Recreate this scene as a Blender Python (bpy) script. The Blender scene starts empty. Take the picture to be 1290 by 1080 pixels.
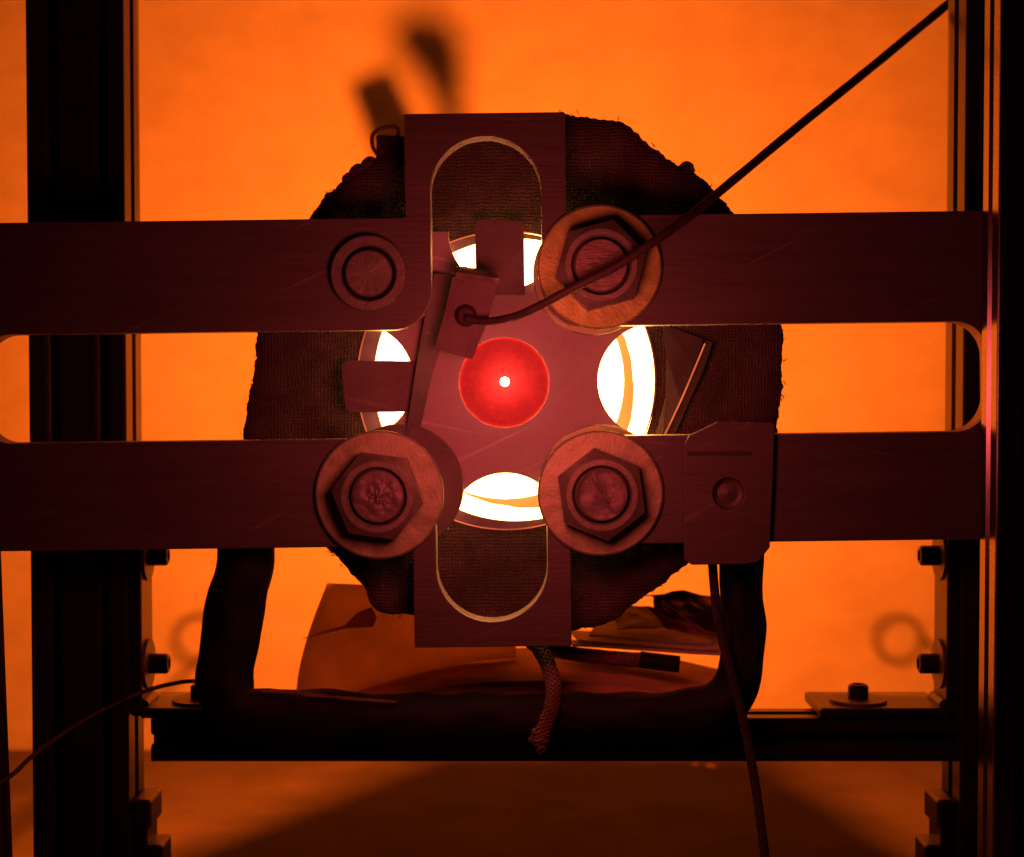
import bpy, bmesh, math, random
from mathutils import Vector, Matrix, noise

random.seed(7)
sc = bpy.context.scene
S = 0.0003            # metres per unit; one unit is one photo pixel on the plane of the cross plate
D = 2000.0            # camera distance from that plane, in units
PITCH = math.radians(1.75)

# ------------------------------------------------------------------ camera
cam_d = bpy.data.cameras.new("camera")
cam = bpy.data.objects.new("camera", cam_d)
sc.collection.objects.link(cam)
cam.location = (0, -D * S, 0)
cam.rotation_euler = (math.pi / 2 - PITCH, 0, 0)
cam_d.sensor_fit = 'HORIZONTAL'
cam_d.sensor_width = 36.0
cam_d.lens = 36.0 * D / 1290.0
cam_d.clip_start = 0.01
cam_d.clip_end = 50
cam_d.dof.use_dof = True
cam_d.dof.focus_distance = D * S
cam_d.dof.aperture_fstop = 9.0
sc.camera = cam

# ------------------------------------------------------------------ world, lamps, exposure
w = bpy.data.worlds.new("World")
sc.world = w
w.use_nodes = True
bg = w.node_tree.nodes["Background"]
bg.inputs[0].default_value = (0.004, 0.0006, 0.0007, 1)
bg.inputs[1].default_value = 1.0

sc.view_settings.view_transform = 'Standard'
sc.view_settings.look = 'None'
sc.view_settings.exposure = 0.0
sc.view_settings.gamma = 1.0
sc.cycles.use_denoising = True
sc.cycles.max_bounces = 8
sc.cycles.sample_clamp_indirect = 6.0
sc.cycles.caustics_reflective = False
sc.cycles.caustics_refractive = False


def lamp(name, kind, loc, energy, color, **kw):
    d = bpy.data.lights.new(name, kind)
    d.energy = energy
    d.color = color
    for k, v in kw.items():
        setattr(d, k, v)
    o = bpy.data.objects.new(name, d)
    o.location = loc
    sc.collection.objects.link(o)
    return o


# the furnace mouth that faces the wall
lamp("furnace_rear_glow", 'POINT', (-8 * S, 262 * S, 0), 23.6, (1.0, 0.135, 0.0075), shadow_soft_size=8 * S)
# added reddish fill in front of the plate, standing in for lens glare
lamp("front_glare_fill", 'POINT', (10 * S, -400 * S, -15 * S), 0.44, (1.0, 0.086, 0.080), shadow_soft_size=90 * S)

# ------------------------------------------------------------------ helpers
_f = Vector((0, math.cos(PITCH), -math.sin(PITCH)))
_u = Vector((0, math.sin(PITCH), math.cos(PITCH)))


def U(px, py, y=0.0):
    """point of the place, in metres, at depth y (units) that the photo shows at px, py"""
    d = Vector((px - 645.0, 0, 0)) + _u * (540.0 - py) + _f * D
    t = (y + D) / d.y
    return Vector((d.x * t, y, d.z * t)) * S


def link(o):
    sc.collection.objects.link(o)
    return o


def mesh_obj(name, verts, faces, mat, parent=None, smooth=False, uvs=None):
    me = bpy.data.meshes.new(name)
    me.from_pydata([tuple(v) for v in verts], [], faces)
    if uvs is not None:
        lay = me.uv_layers.new(name="UVMap")
        for lp in me.loops:
            pass
        k = 0
        for f in uvs:
            for uv in f:
                lay.data[k].uv = uv
                k += 1
    me.materials.append(mat)
    if smooth:
        for p in me.polygons:
            p.use_smooth = True
    me.update()
    o = link(bpy.data.objects.new(name, me))
    if parent:
        o.parent = parent
    return o


def empty(name):
    o = bpy.data.objects.new(name, None)
    o.empty_display_size = 0.01
    return link(o)


def tag(o, label, cat, group=None, kind=None):
    if label:
        o["label"] = label
    if cat:
        o["category"] = cat
    if group:
        o["group"] = group
    if kind:
        o["kind"] = kind
    return o


def rounded(pts, radii, n=10):
    """round the corners of a closed polygon; points are (x, y) tuples"""
    out = []
    N = len(pts)
    for i, p in enumerate(pts):
        r = radii[i] if isinstance(radii, (list, tuple)) else radii
        p = Vector(p)
        if r <= 0:
            out.append(p)
            continue
        a = (Vector(pts[i - 1]) - p)
        b = (Vector(pts[(i + 1) % N]) - p)
        a.normalize(); b.normalize()
        ang = a.angle(b)
        t = r / math.tan(ang / 2)
        p0, p1 = p + a * t, p + b * t
        c = p + (a + b).normalized() * (r / math.sin(ang / 2))
        v0, v1 = p0 - c, p1 - c
        tot = v0.angle(v1)
        sgn = 1 if (v0.x * v1.y - v0.y * v1.x) > 0 else -1
        for k in range(n + 1):
            th = sgn * tot * k / n
            ct, st = math.cos(th), math.sin(th)
            out.append(c + Vector((v0.x * ct - v0.y * st, v0.x * st + v0.y * ct)))
    return out


def circle(cx, cy, r, n=64, a0=0.0):
    return [Vector((cx + r * math.cos(a0 + 2 * math.pi * i / n), cy + r * math.sin(a0 + 2 * math.pi * i / n))) for i in range(n)]


def fill_extrude(name, loops, thick, bevel, mat, parent=None, M=None):
    """loops: closed 2D outlines in metres (first outer, rest holes); extruded along local z, bevelled, moved by M"""
    cu = bpy.data.curves.new(name, 'CURVE')
    cu.dimensions = '2D'
    cu.fill_mode = 'BOTH'
    cu.extrude = max(thick / 2 - bevel, 1e-6)
    cu.bevel_depth = bevel
    cu.bevel_resolution = 2
    cu.offset = -bevel
    for lp in loops:
        sp = cu.splines.new('POLY')
        sp.points.add(len(lp) - 1)
        for i, p in enumerate(lp):
            sp.points[i].co = (p[0], p[1], 0, 1)
        sp.use_cyclic_u = True
    tmp = bpy.data.objects.new(name + "_tmp", cu)
    sc.collection.objects.link(tmp)
    dg = bpy.context.evaluated_depsgraph_get()
    me = bpy.data.meshes.new_from_object(tmp.evaluated_get(dg))
    bpy.data.objects.remove(tmp)
    bpy.data.curves.remove(cu)
    if M is not None:
        me.transform(M)
    me.materials.clear()
    me.materials.append(mat)
    me.name = name
    bm = bmesh.new(); bm.from_mesh(me)
    bmesh.ops.remove_doubles(bm, verts=bm.verts, dist=1e-7)
    bmesh.ops.recalc_face_normals(bm, faces=bm.faces)
    bm.to_mesh(me); bm.free()
    for p in me.polygons:
        p.use_smooth = False
    o = link(bpy.data.objects.new(name, me))
    if parent:
        o.parent = parent
    return o


def plate(name, loops_px, y, thick, mat, bevel=1.5, parent=None, edge=None):
    """a flat plate parallel to the picture, front face at depth y; outlines in photo pixels"""
    L = []
    for lp in loops_px:
        L.append([((q := U(p[0], p[1], y)).x, q.z) for p in lp])
    M = Matrix.Translation((0, (y + thick / 2) * S, 0)) @ Matrix.Rotation(math.pi / 2, 4, 'X')
    o = fill_extrude(name, L, thick * S, bevel * S, mat, parent, M)
    if edge:
        o.data.materials.append(edge)
        for f in o.data.polygons:
            if abs(f.normal.y) < 0.9:
                f.material_index = 1
    return o


def catmull(pts, per=10):
    P = [Vector(p) for p in pts]
    P = [P[0] * 2 - P[1]] + P + [P[-1] * 2 - P[-2]]
    out = []
    for i in range(1, len(P) - 2):
        a, b, c, d = P[i - 1], P[i], P[i + 1], P[i + 2]
        for k in range(per):
            t = k / per
            out.append(0.5 * ((2 * b) + (c - a) * t + (2 * a - 5 * b + 4 * c - d) * t * t + (3 * b - a - 3 * c + d) * t ** 3))
    out.append(P[-2])
    return out


def tube(name, pts_px, r, mat, parent=None, seg=14, per=10, jitter=0.0, jfreq=40.0, flat=1.0, r_end=None, world=False):
    """round tube through photo points (px, py, depth); r in units"""
    P = catmull([p if world else U(*p) for p in pts_px], per)
    n = len(P)
    verts, faces, uvs = [], [], []
    up = Vector((0.13, -1, 0.2)).normalized()
    L = 0.0
    lens = []
    for i, p in enumerate(P):
        if i:
            L += (p - P[i - 1]).length
        lens.append(L)
        t = (P[min(i + 1, n - 1)] - P[max(i - 1, 0)]).normalized()
        a = (up - t * up.dot(t)).normalized()
        up = a
        b = t.cross(a)
        rr = r if r_end is None else r + (r_end - r) * i / (n - 1)
        for k in range(seg):
            th = 2 * math.pi * k / seg
            q = rr * S
            if jitter:
                q *= 1 + jitter * noise.noise(Vector((math.cos(th) * 1.2, math.sin(th) * 1.2, lens[i] * jfreq)))
            verts.append(p + a * (math.cos(th) * q * flat) + b * (math.sin(th) * q))
    for i in range(n - 1):
        for k in range(seg):
            k2 = (k + 1) % seg
            faces.append((i * seg + k, i * seg + k2, (i + 1) * seg + k2, (i + 1) * seg + k))
            u0, u1 = k / seg, (k + 1) / seg
            uvs.append([(u0, lens[i]), (u1, lens[i]), (u1, lens[i + 1]), (u0, lens[i + 1])])
    for base, rev in ((0, True), ((n - 1) * seg, False)):
        f = [base + k for k in range(seg)]
        if rev:
            f.reverse()
        faces.append(tuple(f))
        uvs.append([(0, 0)] * seg)
    return mesh_obj(name, verts, faces, mat, parent, True, uvs)


def box(name, x0, x1, y0, y1, z0, z1, mat, parent=None, bevel=2.0):
    """axis-aligned box, all in units"""
    bm = bmesh.new()
    bmesh.ops.create_cube(bm, size=1)
    for v in bm.verts:
        v.co = Vector(((x0 + x1) / 2 + v.co.x * (x1 - x0), (y0 + y1) / 2 + v.co.y * (y1 - y0), (z0 + z1) / 2 + v.co.z * (z1 - z0))) * S
    if bevel:
        bmesh.ops.bevel(bm, geom=list(bm.edges), offset=bevel * S, segments=2, affect='EDGES', profile=0.5)
    me = bpy.data.meshes.new(name)
    bm.to_mesh(me); bm.free()
    me.materials.append(mat)
    o = link(bpy.data.objects.new(name, me))
    if parent:
        o.parent = parent
    return o


def lathe(name, c, prof, mat, parent=None, seg=64, axis='Y', a0=0.0, wob=0.0, smooth=True):
    """prof: list of (radius, offset along axis) in units about the point c (metres); axis 'Y' faces the camera"""
    verts, faces = [], []
    for (r, h) in prof:
        for k in range(seg):
            th = a0 + 2 * math.pi * k / seg
            ca, sa = math.cos(th) * r, math.sin(th) * r
            if axis == 'Y':
                v = Vector((ca, h, sa))
            elif axis == 'X':
                v = Vector((h, ca, sa))
            else:
                v = Vector((ca, sa, h))
            if wob:
                v += Vector((0, wob * noise.noise(v * 0.09), 0))
            verts.append(c + v * S)
    for i in range(len(prof) - 1):
        for k in range(seg):
            k2 = (k + 1) % seg
            faces.append((i * seg + k, (i + 1) * seg + k, (i + 1) * seg + k2, i * seg + k2))
    o = mesh_obj(name, verts, faces, mat, parent, False)
    bm = bmesh.new(); bm.from_mesh(o.data)
    bmesh.ops.remove_doubles(bm, verts=bm.verts, dist=1e-7)
    bmesh.ops.recalc_face_normals(bm, faces=bm.faces)
    if smooth:
        for f in bm.faces:
            f.smooth = True
        for e in bm.edges:
            if len(e.link_faces) == 2 and e.calc_face_angle(0) > math.radians(32):
                e.smooth = False
    bm.to_mesh(o.data); bm.free()
    return o


# ------------------------------------------------------------------ materials
def mat(name, col, rough=0.5, metal=0.0, var=0.25, vscale=60, bump=0.0, bscale=300, emit=None, estr=0.0, stretch=None, col2=None, spec=0.5, rvar=0.0, wear=0.0):
    m = bpy.data.materials.new(name)
    m.use_nodes = True
    nt = m.node_tree
    bs = nt.nodes["Principled BSDF"]
    tc = nt.nodes.new("ShaderNodeTexCoord")
    src = tc.outputs["Object"]
    if stretch:
        mp = nt.nodes.new("ShaderNodeMapping")
        mp.inputs["Scale"].default_value = stretch
        nt.links.new(src, mp.inputs[0])
        src = mp.outputs[0]
    nz = nt.nodes.new("ShaderNodeTexNoise")
    nz.inputs["Scale"].default_value = vscale
    nz.inputs["Detail"].default_value = 6
    nz.inputs["Roughness"].default_value = 0.65
    nt.links.new(src, nz.inputs["Vector"])
    mx = nt.nodes.new("ShaderNodeMix")
    mx.data_type = 'RGBA'
    c2 = col2 or tuple(c * (1 - var) for c in col)
    c1 = tuple(min(1, c * (1 + var * 0.5)) for c in col)
    mx.inputs["A"].default_value = (*c2, 1)
    mx.inputs["B"].default_value = (*c1, 1)
    rp = nt.nodes.new("ShaderNodeMapRange")
    rp.inputs[1].default_value = 0.32
    rp.inputs[2].default_value = 0.68
    nt.links.new(nz.outputs["Fac"], rp.inputs[0])
    nt.links.new(rp.outputs[0], mx.inputs["Factor"])
    nt.links.new(mx.outputs["Result"], bs.inputs["Base Color"])
    if wear:
        col_out = mx.outputs["Result"]
        for (sc_, rot_, scl, lo_, hi_, tint) in ((420, 0.45, (0.035, 1, 1), 0.66, 0.72, 1.9), (380, -0.2, (0.03, 1, 1), 0.69, 0.74, 1.7), (520, 0, (1, 1, 1), 0.70, 0.76, 0.35), (14, 0, (1, 1, 1), 0.55, 0.75, 0.75)):
            mq = nt.nodes.new("ShaderNodeMapping")
            mq.inputs["Rotation"].default_value = (0, rot_, 0)
            mr_ = nt.nodes.new("ShaderNodeMapping")
            mr_.inputs["Scale"].default_value = scl
            nt.links.new(tc.outputs["Object"], mq.inputs[0]); nt.links.new(mq.outputs[0], mr_.inputs[0])
            nw = nt.nodes.new("ShaderNodeTexNoise"); nw.inputs["Scale"].default_value = sc_; nw.inputs["Detail"].default_value = 2
            nt.links.new(mr_.outputs[0], nw.inputs["Vector"])
            rg = nt.nodes.new("ShaderNodeMapRange")
            rg.inputs[1].default_value = lo_; rg.inputs[2].default_value = hi_; rg.inputs[3].default_value = 0; rg.inputs[4].default_value = wear
            nt.links.new(nw.outputs["Fac"], rg.inputs[0])
            mm = nt.nodes.new("ShaderNodeMix"); mm.data_type = 'RGBA'
            nt.links.new(rg.outputs[0], mm.inputs["Factor"]); nt.links.new(col_out, mm.inputs["A"])
            mm.inputs["B"].default_value = (*[min(1, c * tint) for c in col], 1)
            col_out = mm.outputs["Result"]
        nt.links.new(col_out, bs.inputs["Base Color"])
    bs.inputs["Roughness"].default_value = rough
    bs.inputs["Metallic"].default_value = metal
    bs.inputs["Specular IOR Level"].default_value = spec
    if rvar:
        rr = nt.nodes.new("ShaderNodeMapRange")
        rr.inputs[3].default_value = max(0.05, rough - rvar)
        rr.inputs[4].default_value = min(1, rough + rvar)
        nt.links.new(nz.outputs["Fac"], rr.inputs[0])
        nt.links.new(rr.outputs[0], bs.inputs["Roughness"])
    if bump:
        n2 = nt.nodes.new("ShaderNodeTexNoise")
        n2.inputs["Scale"].default_value = bscale
        n2.inputs["Detail"].default_value = 5
        nt.links.new(src, n2.inputs["Vector"])
        bp = nt.nodes.new("ShaderNodeBump")
        bp.inputs["Strength"].default_value = bump
        bp.inputs["Distance"].default_value = 0.0006
        nt.links.new(n2.outputs["Fac"], bp.inputs["Height"])
        nt.links.new(bp.outputs[0], bs.inputs["Normal"])
    if emit:
        bs.inputs["Emission Color"].default_value = (*emit, 1)
        bs.inputs["Emission Strength"].default_value = estr
    return m


def weave_mat(name, col, scale=900.0, uv=False, rough=0.9, depth=0.0006, per_len=2200.0, around=10.0):
    """woven fabric: crossed threads as fine relief"""
    m = mat(name, col, rough, 0, var=0.45, vscale=90)
    nt = m.node_tree
    bs = nt.nodes["Principled BSDF"]
    tc = nt.nodes.new("ShaderNodeTexCoord")
    mp = nt.nodes.new("ShaderNodeMapping")
    if uv:
        nt.links.new(tc.outputs["UV"], mp.inputs[0])
        mp.inputs["Scale"].default_value = (around, per_len / 6.283, 1)
        # diagonal braid
        mp.inputs["Rotation"].default_value = (0, 0, 0)
    else:
        nt.links.new(tc.outputs["Object"], mp.inputs[0])
        mp.inputs["Scale"].default_value = (scale / 6.283,) * 3
    wx = nt.nodes.new("ShaderNodeTexWave"); wx.wave_type = 'BANDS'; wx.bands_direction = 'X' if not uv else 'DIAGONAL'
    wz = nt.nodes.new("ShaderNodeTexWave"); wz.wave_type = 'BANDS'; wz.bands_direction = 'Z' if not uv else 'DIAGONAL'
    for wv in (wx, wz):
        wv.inputs["Scale"].default_value = 1.0
        wv.inputs["Distortion"].default_value = 3.5 if not uv else 0.2
        wv.inputs["Detail"].default_value = 1
    nt.links.new(mp.outputs[0], wx.inputs["Vector"])
    if uv:
        m2 = nt.nodes.new("ShaderNodeMapping")
        nt.links.new(mp.outputs[0], m2.inputs[0])
        m2.inputs["Scale"].default_value = (-1, 1, 1)
        nt.links.new(m2.outputs[0], wz.inputs["Vector"])
    else:
        nt.links.new(mp.outputs[0], wz.inputs["Vector"])
    mul = nt.nodes.new("ShaderNodeMath"); mul.operation = 'MAXIMUM'
    nt.links.new(wx.outputs["Fac"], mul.inputs[0])
    nt.links.new(wz.outputs["Fac"], mul.inputs[1])
    base = next(n for n in nt.nodes if n.bl_idname == "ShaderNodeMix")
    m3 = nt.nodes.new("ShaderNodeMix"); m3.data_type = 'RGBA'; m3.blend_type = 'MULTIPLY'
    m3.inputs["Factor"].default_value = 0.15
    nt.links.new(base.outputs["Result"], m3.inputs["A"])
    nt.links.new(mul.outputs[0], m3.inputs["B"])
    nt.links.new(m3.outputs["Result"], bs.inputs["Base Color"])
    bp = nt.nodes.new("ShaderNodeBump")
    bp.inputs["Strength"].default_value = 0.8
    bp.inputs["Distance"].default_value = depth
    nt.links.new(mul.outputs[0], bp.inputs["Height"])
    nt.links.new(bp.outputs[0], bs.inputs["Normal"])
    return m


def emis(name, col, strength, nscale=40.0, lo=0.75, base=(0.5, 0.4, 0.3)):
    """glowing hot surface: incandescent, a little uneven in temperature"""
    m = bpy.data.materials.new(name)
    m.use_nodes = True
    nt = m.node_tree
    bs = nt.nodes["Principled BSDF"]
    bs.inputs["Base Color"].default_value = (*base, 1)
    bs.inputs["Roughness"].default_value = 0.8
    bs.inputs["Emission Color"].default_value = (*col, 1)
    tc = nt.nodes.new("ShaderNodeTexCoord")
    nz = nt.nodes.new("ShaderNodeTexNoise")
    nz.inputs["Scale"].default_value = nscale
    nt.links.new(tc.outputs["Object"], nz.inputs["Vector"])
    mr = nt.nodes.new("ShaderNodeMapRange")
    mr.inputs[1].default_value = 0.3
    mr.inputs[2].default_value = 0.7
    mr.inputs[3].default_value = strength * lo
    mr.inputs[4].default_value = strength
    nt.links.new(nz.outputs["Fac"], mr.inputs[0])
    nt.links.new(mr.outputs[0], bs.inputs["Emission Strength"])
    return m


M_wall = mat("pale_wall", (0.30, 0.293, 0.275), 0.9, var=0.13, vscale=34, bump=0.4, bscale=260, stretch=(1.0, 1, 1.5))
M_bench = mat("bench_board", (0.075, 0.062, 0.055), 0.95, spec=0.1, var=0.25, vscale=30, bump=0.3, bscale=900)
M_anod = mat("black_anodised", (0.030, 0.028, 0.028), 0.36, 0.35, var=0.3, vscale=40, rvar=0.08, bump=0.05, bscale=1200)
M_shiny = mat("glossy_anodised", (0.24, 0.23, 0.23), 0.27, 1.0, var=0.2, vscale=30, rvar=0.06)
M_steel = mat("mill_steel", (0.13, 0.12, 0.11), 0.55, 0.4, var=0.16, vscale=200, bump=0.3, bscale=600, rvar=0.15, stretch=(0.09, 1, 1), wear=0.5)
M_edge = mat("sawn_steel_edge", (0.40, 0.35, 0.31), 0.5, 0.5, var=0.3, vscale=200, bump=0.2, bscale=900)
M_plate = mat("heat_tinted_steel", (0.47, 0.41, 0.45), 0.6, 0.25, var=0.22, vscale=25, bump=0.18, bscale=700, rvar=0.1, wear=0.45)
M_tab = mat("scaled_steel_tab", (0.20, 0.17, 0.17), 0.6, 0.3, var=0.3, vscale=50, bump=0.25, bscale=500, wear=0.5)
M_zinc = mat("zinc_washer", (0.48, 0.54, 0.31), 0.5, 0.5, var=0.3, vscale=120, bump=0.2, bscale=900, rvar=0.1)
M_brass = mat("yellow_zinc_washer", (0.56, 0.66, 0.18), 0.5, 0.5, var=0.35, vscale=110, bump=0.22, bscale=900, rvar=0.1)
M_nut = mat("nut_steel", (0.24, 0.25, 0.20), 0.5, 0.5, var=0.3, vscale=150, bump=0.25, bscale=1100)
M_bolt = mat("bolt_end_steel", (0.21, 0.18, 0.18), 0.55, 0.4, var=0.4, vscale=220, bump=0.5, bscale=420)
M_bolt_s = mat("sawn_bolt_end", (0.27, 0.22, 0.21), 0.5, 0.4, var=0.35, vscale=200, bump=0.45, bscale=300, stretch=(1, 1, 5))
M_wrap = weave_mat("woven_glass_cloth", (0.11, 0.085, 0.08), scale=1500, depth=0.0008)
M_fibre = mat("loose_fibre", (0.22, 0.14, 0.10), 0.9)
M_rim = mat("ceramic_rim", (0.24, 0.17, 0.27), 0.7, var=0.3, vscale=70, bump=0.3, bscale=600)
M_white = emis("white_hot", (1.0, 0.42, 0.11), 22.0, 30)
M_coil = emis("white_hot_coil", (1.0, 0.42, 0.105), 17.0, 60, 0.6)
M_gap = emis("orange_hot", (1.0, 0.26, 0.045), 0.6, 40, 0.5, (0.08, 0.03, 0.015))
M_seam = emis("orange_seam_and_leak", (1.0, 0.16, 0.05), 0.95, 60, 0.45, (0.05, 0.03, 0.02))
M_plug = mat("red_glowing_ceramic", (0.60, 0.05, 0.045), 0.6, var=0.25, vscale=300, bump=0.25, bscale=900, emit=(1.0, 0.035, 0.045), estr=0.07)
M_bead = emis("hole_light", (1.0, 0.27, 0.17), 66.0, 10, 0.95)
M_black = mat("black_rubber_tape", (0.008, 0.007, 0.007), 0.7, spec=0.25, var=0.4, vscale=60, bump=0.3, bscale=160)
M_cable = mat("black_cable", (0.06, 0.035, 0.032), 0.6, var=0.4, vscale=150)
M_braid = weave_mat("brown_braid", (0.24, 0.15, 0.11), uv=True, per_len=2200, around=5, depth=0.0012)
M_dbraid = weave_mat("dark_braid", (0.055, 0.038, 0.04), uv=True, per_len=2600, around=4, depth=0.0008)
M_terra = mat("terracotta", (0.62, 0.34, 0.20), 0.85, var=0.4, vscale=70, bump=0.5, bscale=260, stretch=(0.35, 1, 1))
M_paper = mat("pale_paper", (0.72, 0.64, 0.54), 0.8, var=0.15, vscale=50, bump=0.15, bscale=300)
M_card = mat("grey_card", (0.66, 0.52, 0.40), 0.75, var=0.2, vscale=40, bump=0.1, bscale=300)
M_dark = mat("dark_scaled_steel", (0.075, 0.06, 0.06), 0.65, 0.3, var=0.3, vscale=60, bump=0.2, bscale=500)
def translucent(m, amount):
    nt = m.node_tree
    bs = nt.nodes["Principled BSDF"]
    tr = nt.nodes.new("ShaderNodeBsdfTranslucent")
    nt.links.new(bs.inputs["Base Color"].links[0].from_socket, tr.inputs["Color"])
    mx = nt.nodes.new("ShaderNodeMixShader")
    mx.inputs[0].default_value = amount
    nt.links.new(bs.outputs[0], mx.inputs[1]); nt.links.new(tr.outputs[0], mx.inputs[2])
    nt.links.new(mx.outputs[0], nt.nodes["Material Output"].inputs["Surface"])
translucent(M_card, 0.8)
translucent(M_paper, 0.3)
M_foil = mat("dark_foil", (0.10, 0.05, 0.05), 0.32, 0.5, var=0.5, vscale=90)
M_redfilm = mat("red_film", (0.22, 0.03, 0.035), 0.4, 0.0, var=0.3, vscale=60)
M_chip = mat("pale_chip", (0.75, 0.55, 0.35), 0.6)

# ------------------------------------------------------------------ setting
BENCH = -750.0
WALL = 1200.0
wall = mesh_obj("wall", [Vector((x, WALL, z)) * S for x, z in ((-4200, BENCH), (4200, BENCH), (4200, 3600), (-4200, 3600))],
                [(0, 1, 2, 3)], M_wall)
tag(wall, "pale wall lit orange behind the furnace", None, kind="structure")
bench = mesh_obj("bench_top", [Vector((x, y, BENCH)) * S for x, y in ((-4200, -3200), (4200, -3200), (4200, WALL), (-4200, WALL))],
                 [(0, 1, 2, 3)], M_bench)
tag(bench, "bench surface under the frame", None, kind="structure")


# ------------------------------------------------------------------ slotted aluminium profiles
def profile_loop(wx, wy, slots_x, slots_y, mouth=13, deep=17, lip=5, r=3.5):
    """outline of a T-slot profile, wx by wy units, centred; slots_x on the faces along x, slots_y along y"""
    def side(n, L, W):
        pts = []
        if n == 0:
            return pts
        for i in range(n):
            c = -L / 2 + L * (i + 0.5) / n
            wide = mouth * 0.9
            pts += [(c - mouth / 2 - 4, 0), (c - mouth / 2, lip), (c - wide, lip + 2), (c - wide, lip + 6), (c - mouth / 3, deep),
                    (c + mouth / 3, deep), (c + wide, lip + 6), (c + wide, lip + 2), (c + mouth / 2, lip), (c + mouth / 2 + 4, 0)]
        return pts
    out = []
    hx, hy = wx / 2, wy / 2
    def corner(cx, cy, a):
        for k in range(4):
            th = a + math.pi / 2 * k / 3
            out.append((cx + r * math.cos(th), cy + r * math.sin(th)))
    corner(-hx + r, -hy + r, math.pi)
    out += [(p, -hy + d) for p, d in side(slots_x, wx, hy)]
    corner(hx - r, -hy + r, -math.pi / 2)
    out += [(hx - d, p) for p, d in side(slots_y, wy, hx)]
    corner(hx - r, hy - r, 0)
    out += [(-p, hy - d) for p, d in side(slots_x, wx, hy)]
    corner(-hx + r, hy - r, math.pi / 2)
    out += [(-hx + d, -p) for p, d in side(slots_y, wy, hx)]
    return [(x * S, y * S) for x, y in out]


def post(x0, x1, y0, y1, z0, z1, sx, sy, m, label, lean=0.0, mouth=13):
    L = (z1 - z0) * S
    loop = profile_loop(x1 - x0, y1 - y0, sx, sy, mouth)
    cx, cy = (x0 + x1) / 2 * S, (y0 + y1) / 2 * S
    M = Matrix.Translation((0, 0, L / 2))
    o = fill_extrude("frame_post", [loop], L, 0.4 * S, m, None, M)
    o.location = (cx, cy, z0 * S)
    o.rotation_euler = (0, lean, 0)
    tag(o, label, "frame post", "upright profiles of the frame")
    return o


XL = U(159, 540, 135).x / S
XR = U(1213, 540, 135).x / S
post(XL - 131, XL, 135, 228, BENCH, 1000, 2, 1, M_anod, "black slotted upright left of the furnace, behind the plate arms")
post(XR, XR + 131, 135, 228, BENCH, 1000, 2, 1, M_anod, "slim dark slotted upright right of the furnace where the slanting cable ends")
XF = U(1235, 540, -4).x / S
post(XF, XF + 133, -72, -4, BENCH, 1000, 2, 1, M_shiny, "glossy dark upright at the right edge, in front of the plate arms", mouth=10)
pA, pB = U(2, 690, -4) / S, U(17, 1080, -4) / S
lean = -math.atan2(pB.x - pA.x, pA.z - pB.z)
xb = pB.x + (pB.z - BENCH) * math.tan(-lean)
post(xb - 110, xb, -120, -4, BENCH, 1000, 1, 2, M_anod, "leaning dark upright cut off by the left edge below the lower arm", lean)

# cross rail
RT = U(700, 905, 140).z / S
RB = U(700, 960, 140).z / S
rx0, rx1 = U(190, 930, 140).x / S, XR - 0.5
loop = profile_loop(RT - RB, 67, 1, 1, 13)
Mr = Matrix.Translation(((rx0 + rx1) / 2 * S, 0, 0)) @ Matrix.Rotation(math.pi / 2, 4, 'Y')
rail = fill_extrude("cross_rail", [loop], (rx1 - rx0) * S, 0.4 * S, M_anod, None, Mr)
rail.location = (0, (140 + 33.5) * S, (RT + RB) / 2 * S)
tag(rail, "black slotted rail lying level across the bottom between the two rear uprights", "rail")


# ------------------------------------------------------------------ corner brackets with screws
def screw_parts(parent, c, axis, sgn, rw=34, hw=4, rh=14, hh=26):
    s = sgn
    lathe("washer", c, [(8, 0), (rw, 0), (rw, s * hw), (8, s * hw), (8, 0)], M_nut, parent, 40, axis)
    o = lathe("screw_head", c, [(0.5, s * hw), (rh, s * hw), (rh, s * (hw + hh - 3)), (rh - 3, s * (hw + hh)), (8, s * (hw + hh)), (7, s * (hw + hh - 12)), (0.5, s * (hw + hh - 12))], M_anod, parent, 28, axis)
    return o


def corner_bracket(side, label):
    e = empty("corner_bracket")
    th = 16
    xw = XL if side > 0 else XR
    y0, y1 = 146, 214
    zt = U(180, 655, 180).z / S
    e.location = Vector((xw, 175, RT)) * S
    inv = Matrix.Translation(-e.location)
    parts = []
    a, b = sorted((xw + side * 0.6, xw + side * th))
    parts.append(box("upright_leg", a, b, y0, y1, RT + 1, zt, M_anod, None, 3))
    a, b = sorted((xw + side * (th + 0.5), xw + side * 190))
    parts.append(box("flat_leg", a, b, y0 - 14, y1 + 36, RT + 1, RT + 15, M_anod, None, 3))
    parts.append(lathe("fillet", Vector((xw + side * th, (y0 + y1) / 2, RT + 15)) * S, [(0.5, -30), (9, -30), (9, 30), (0.5, 30)], M_anod, None, 16, 'Y'))
    for row in (700, 836):
        z = U(180, row, 180).z / S
        n0 = len(bpy.data.objects)
        h = empty("tmp")
        screw_parts(h, Vector((xw + side * th, 180, z)) * S, 'X', side)
        for c in list(h.children):
            parts.append(c)
        bpy.data.objects.remove(h)
    h = empty("tmp")
    cx = U(1082, 880, 175).x / S if side < 0 else U(252, 880, 175).x / S
    screw_parts(h, Vector((cx, 180, RT + 15)) * S, 'Z', 1, 39, 4, 14, 20)
    for c in list(h.children):
        parts.append(c)
    bpy.data.objects.remove(h)
    for p in parts:
        p.parent = e
        p.data.transform(inv)
    tag(e, label, "bracket", "corner brackets between upright and rail")
    return e


corner_bracket(1, "black angle bracket joining left upright and rail, partly behind the hose")
corner_bracket(-1, "black angle bracket with cap screws joining right upright and rail")


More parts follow.
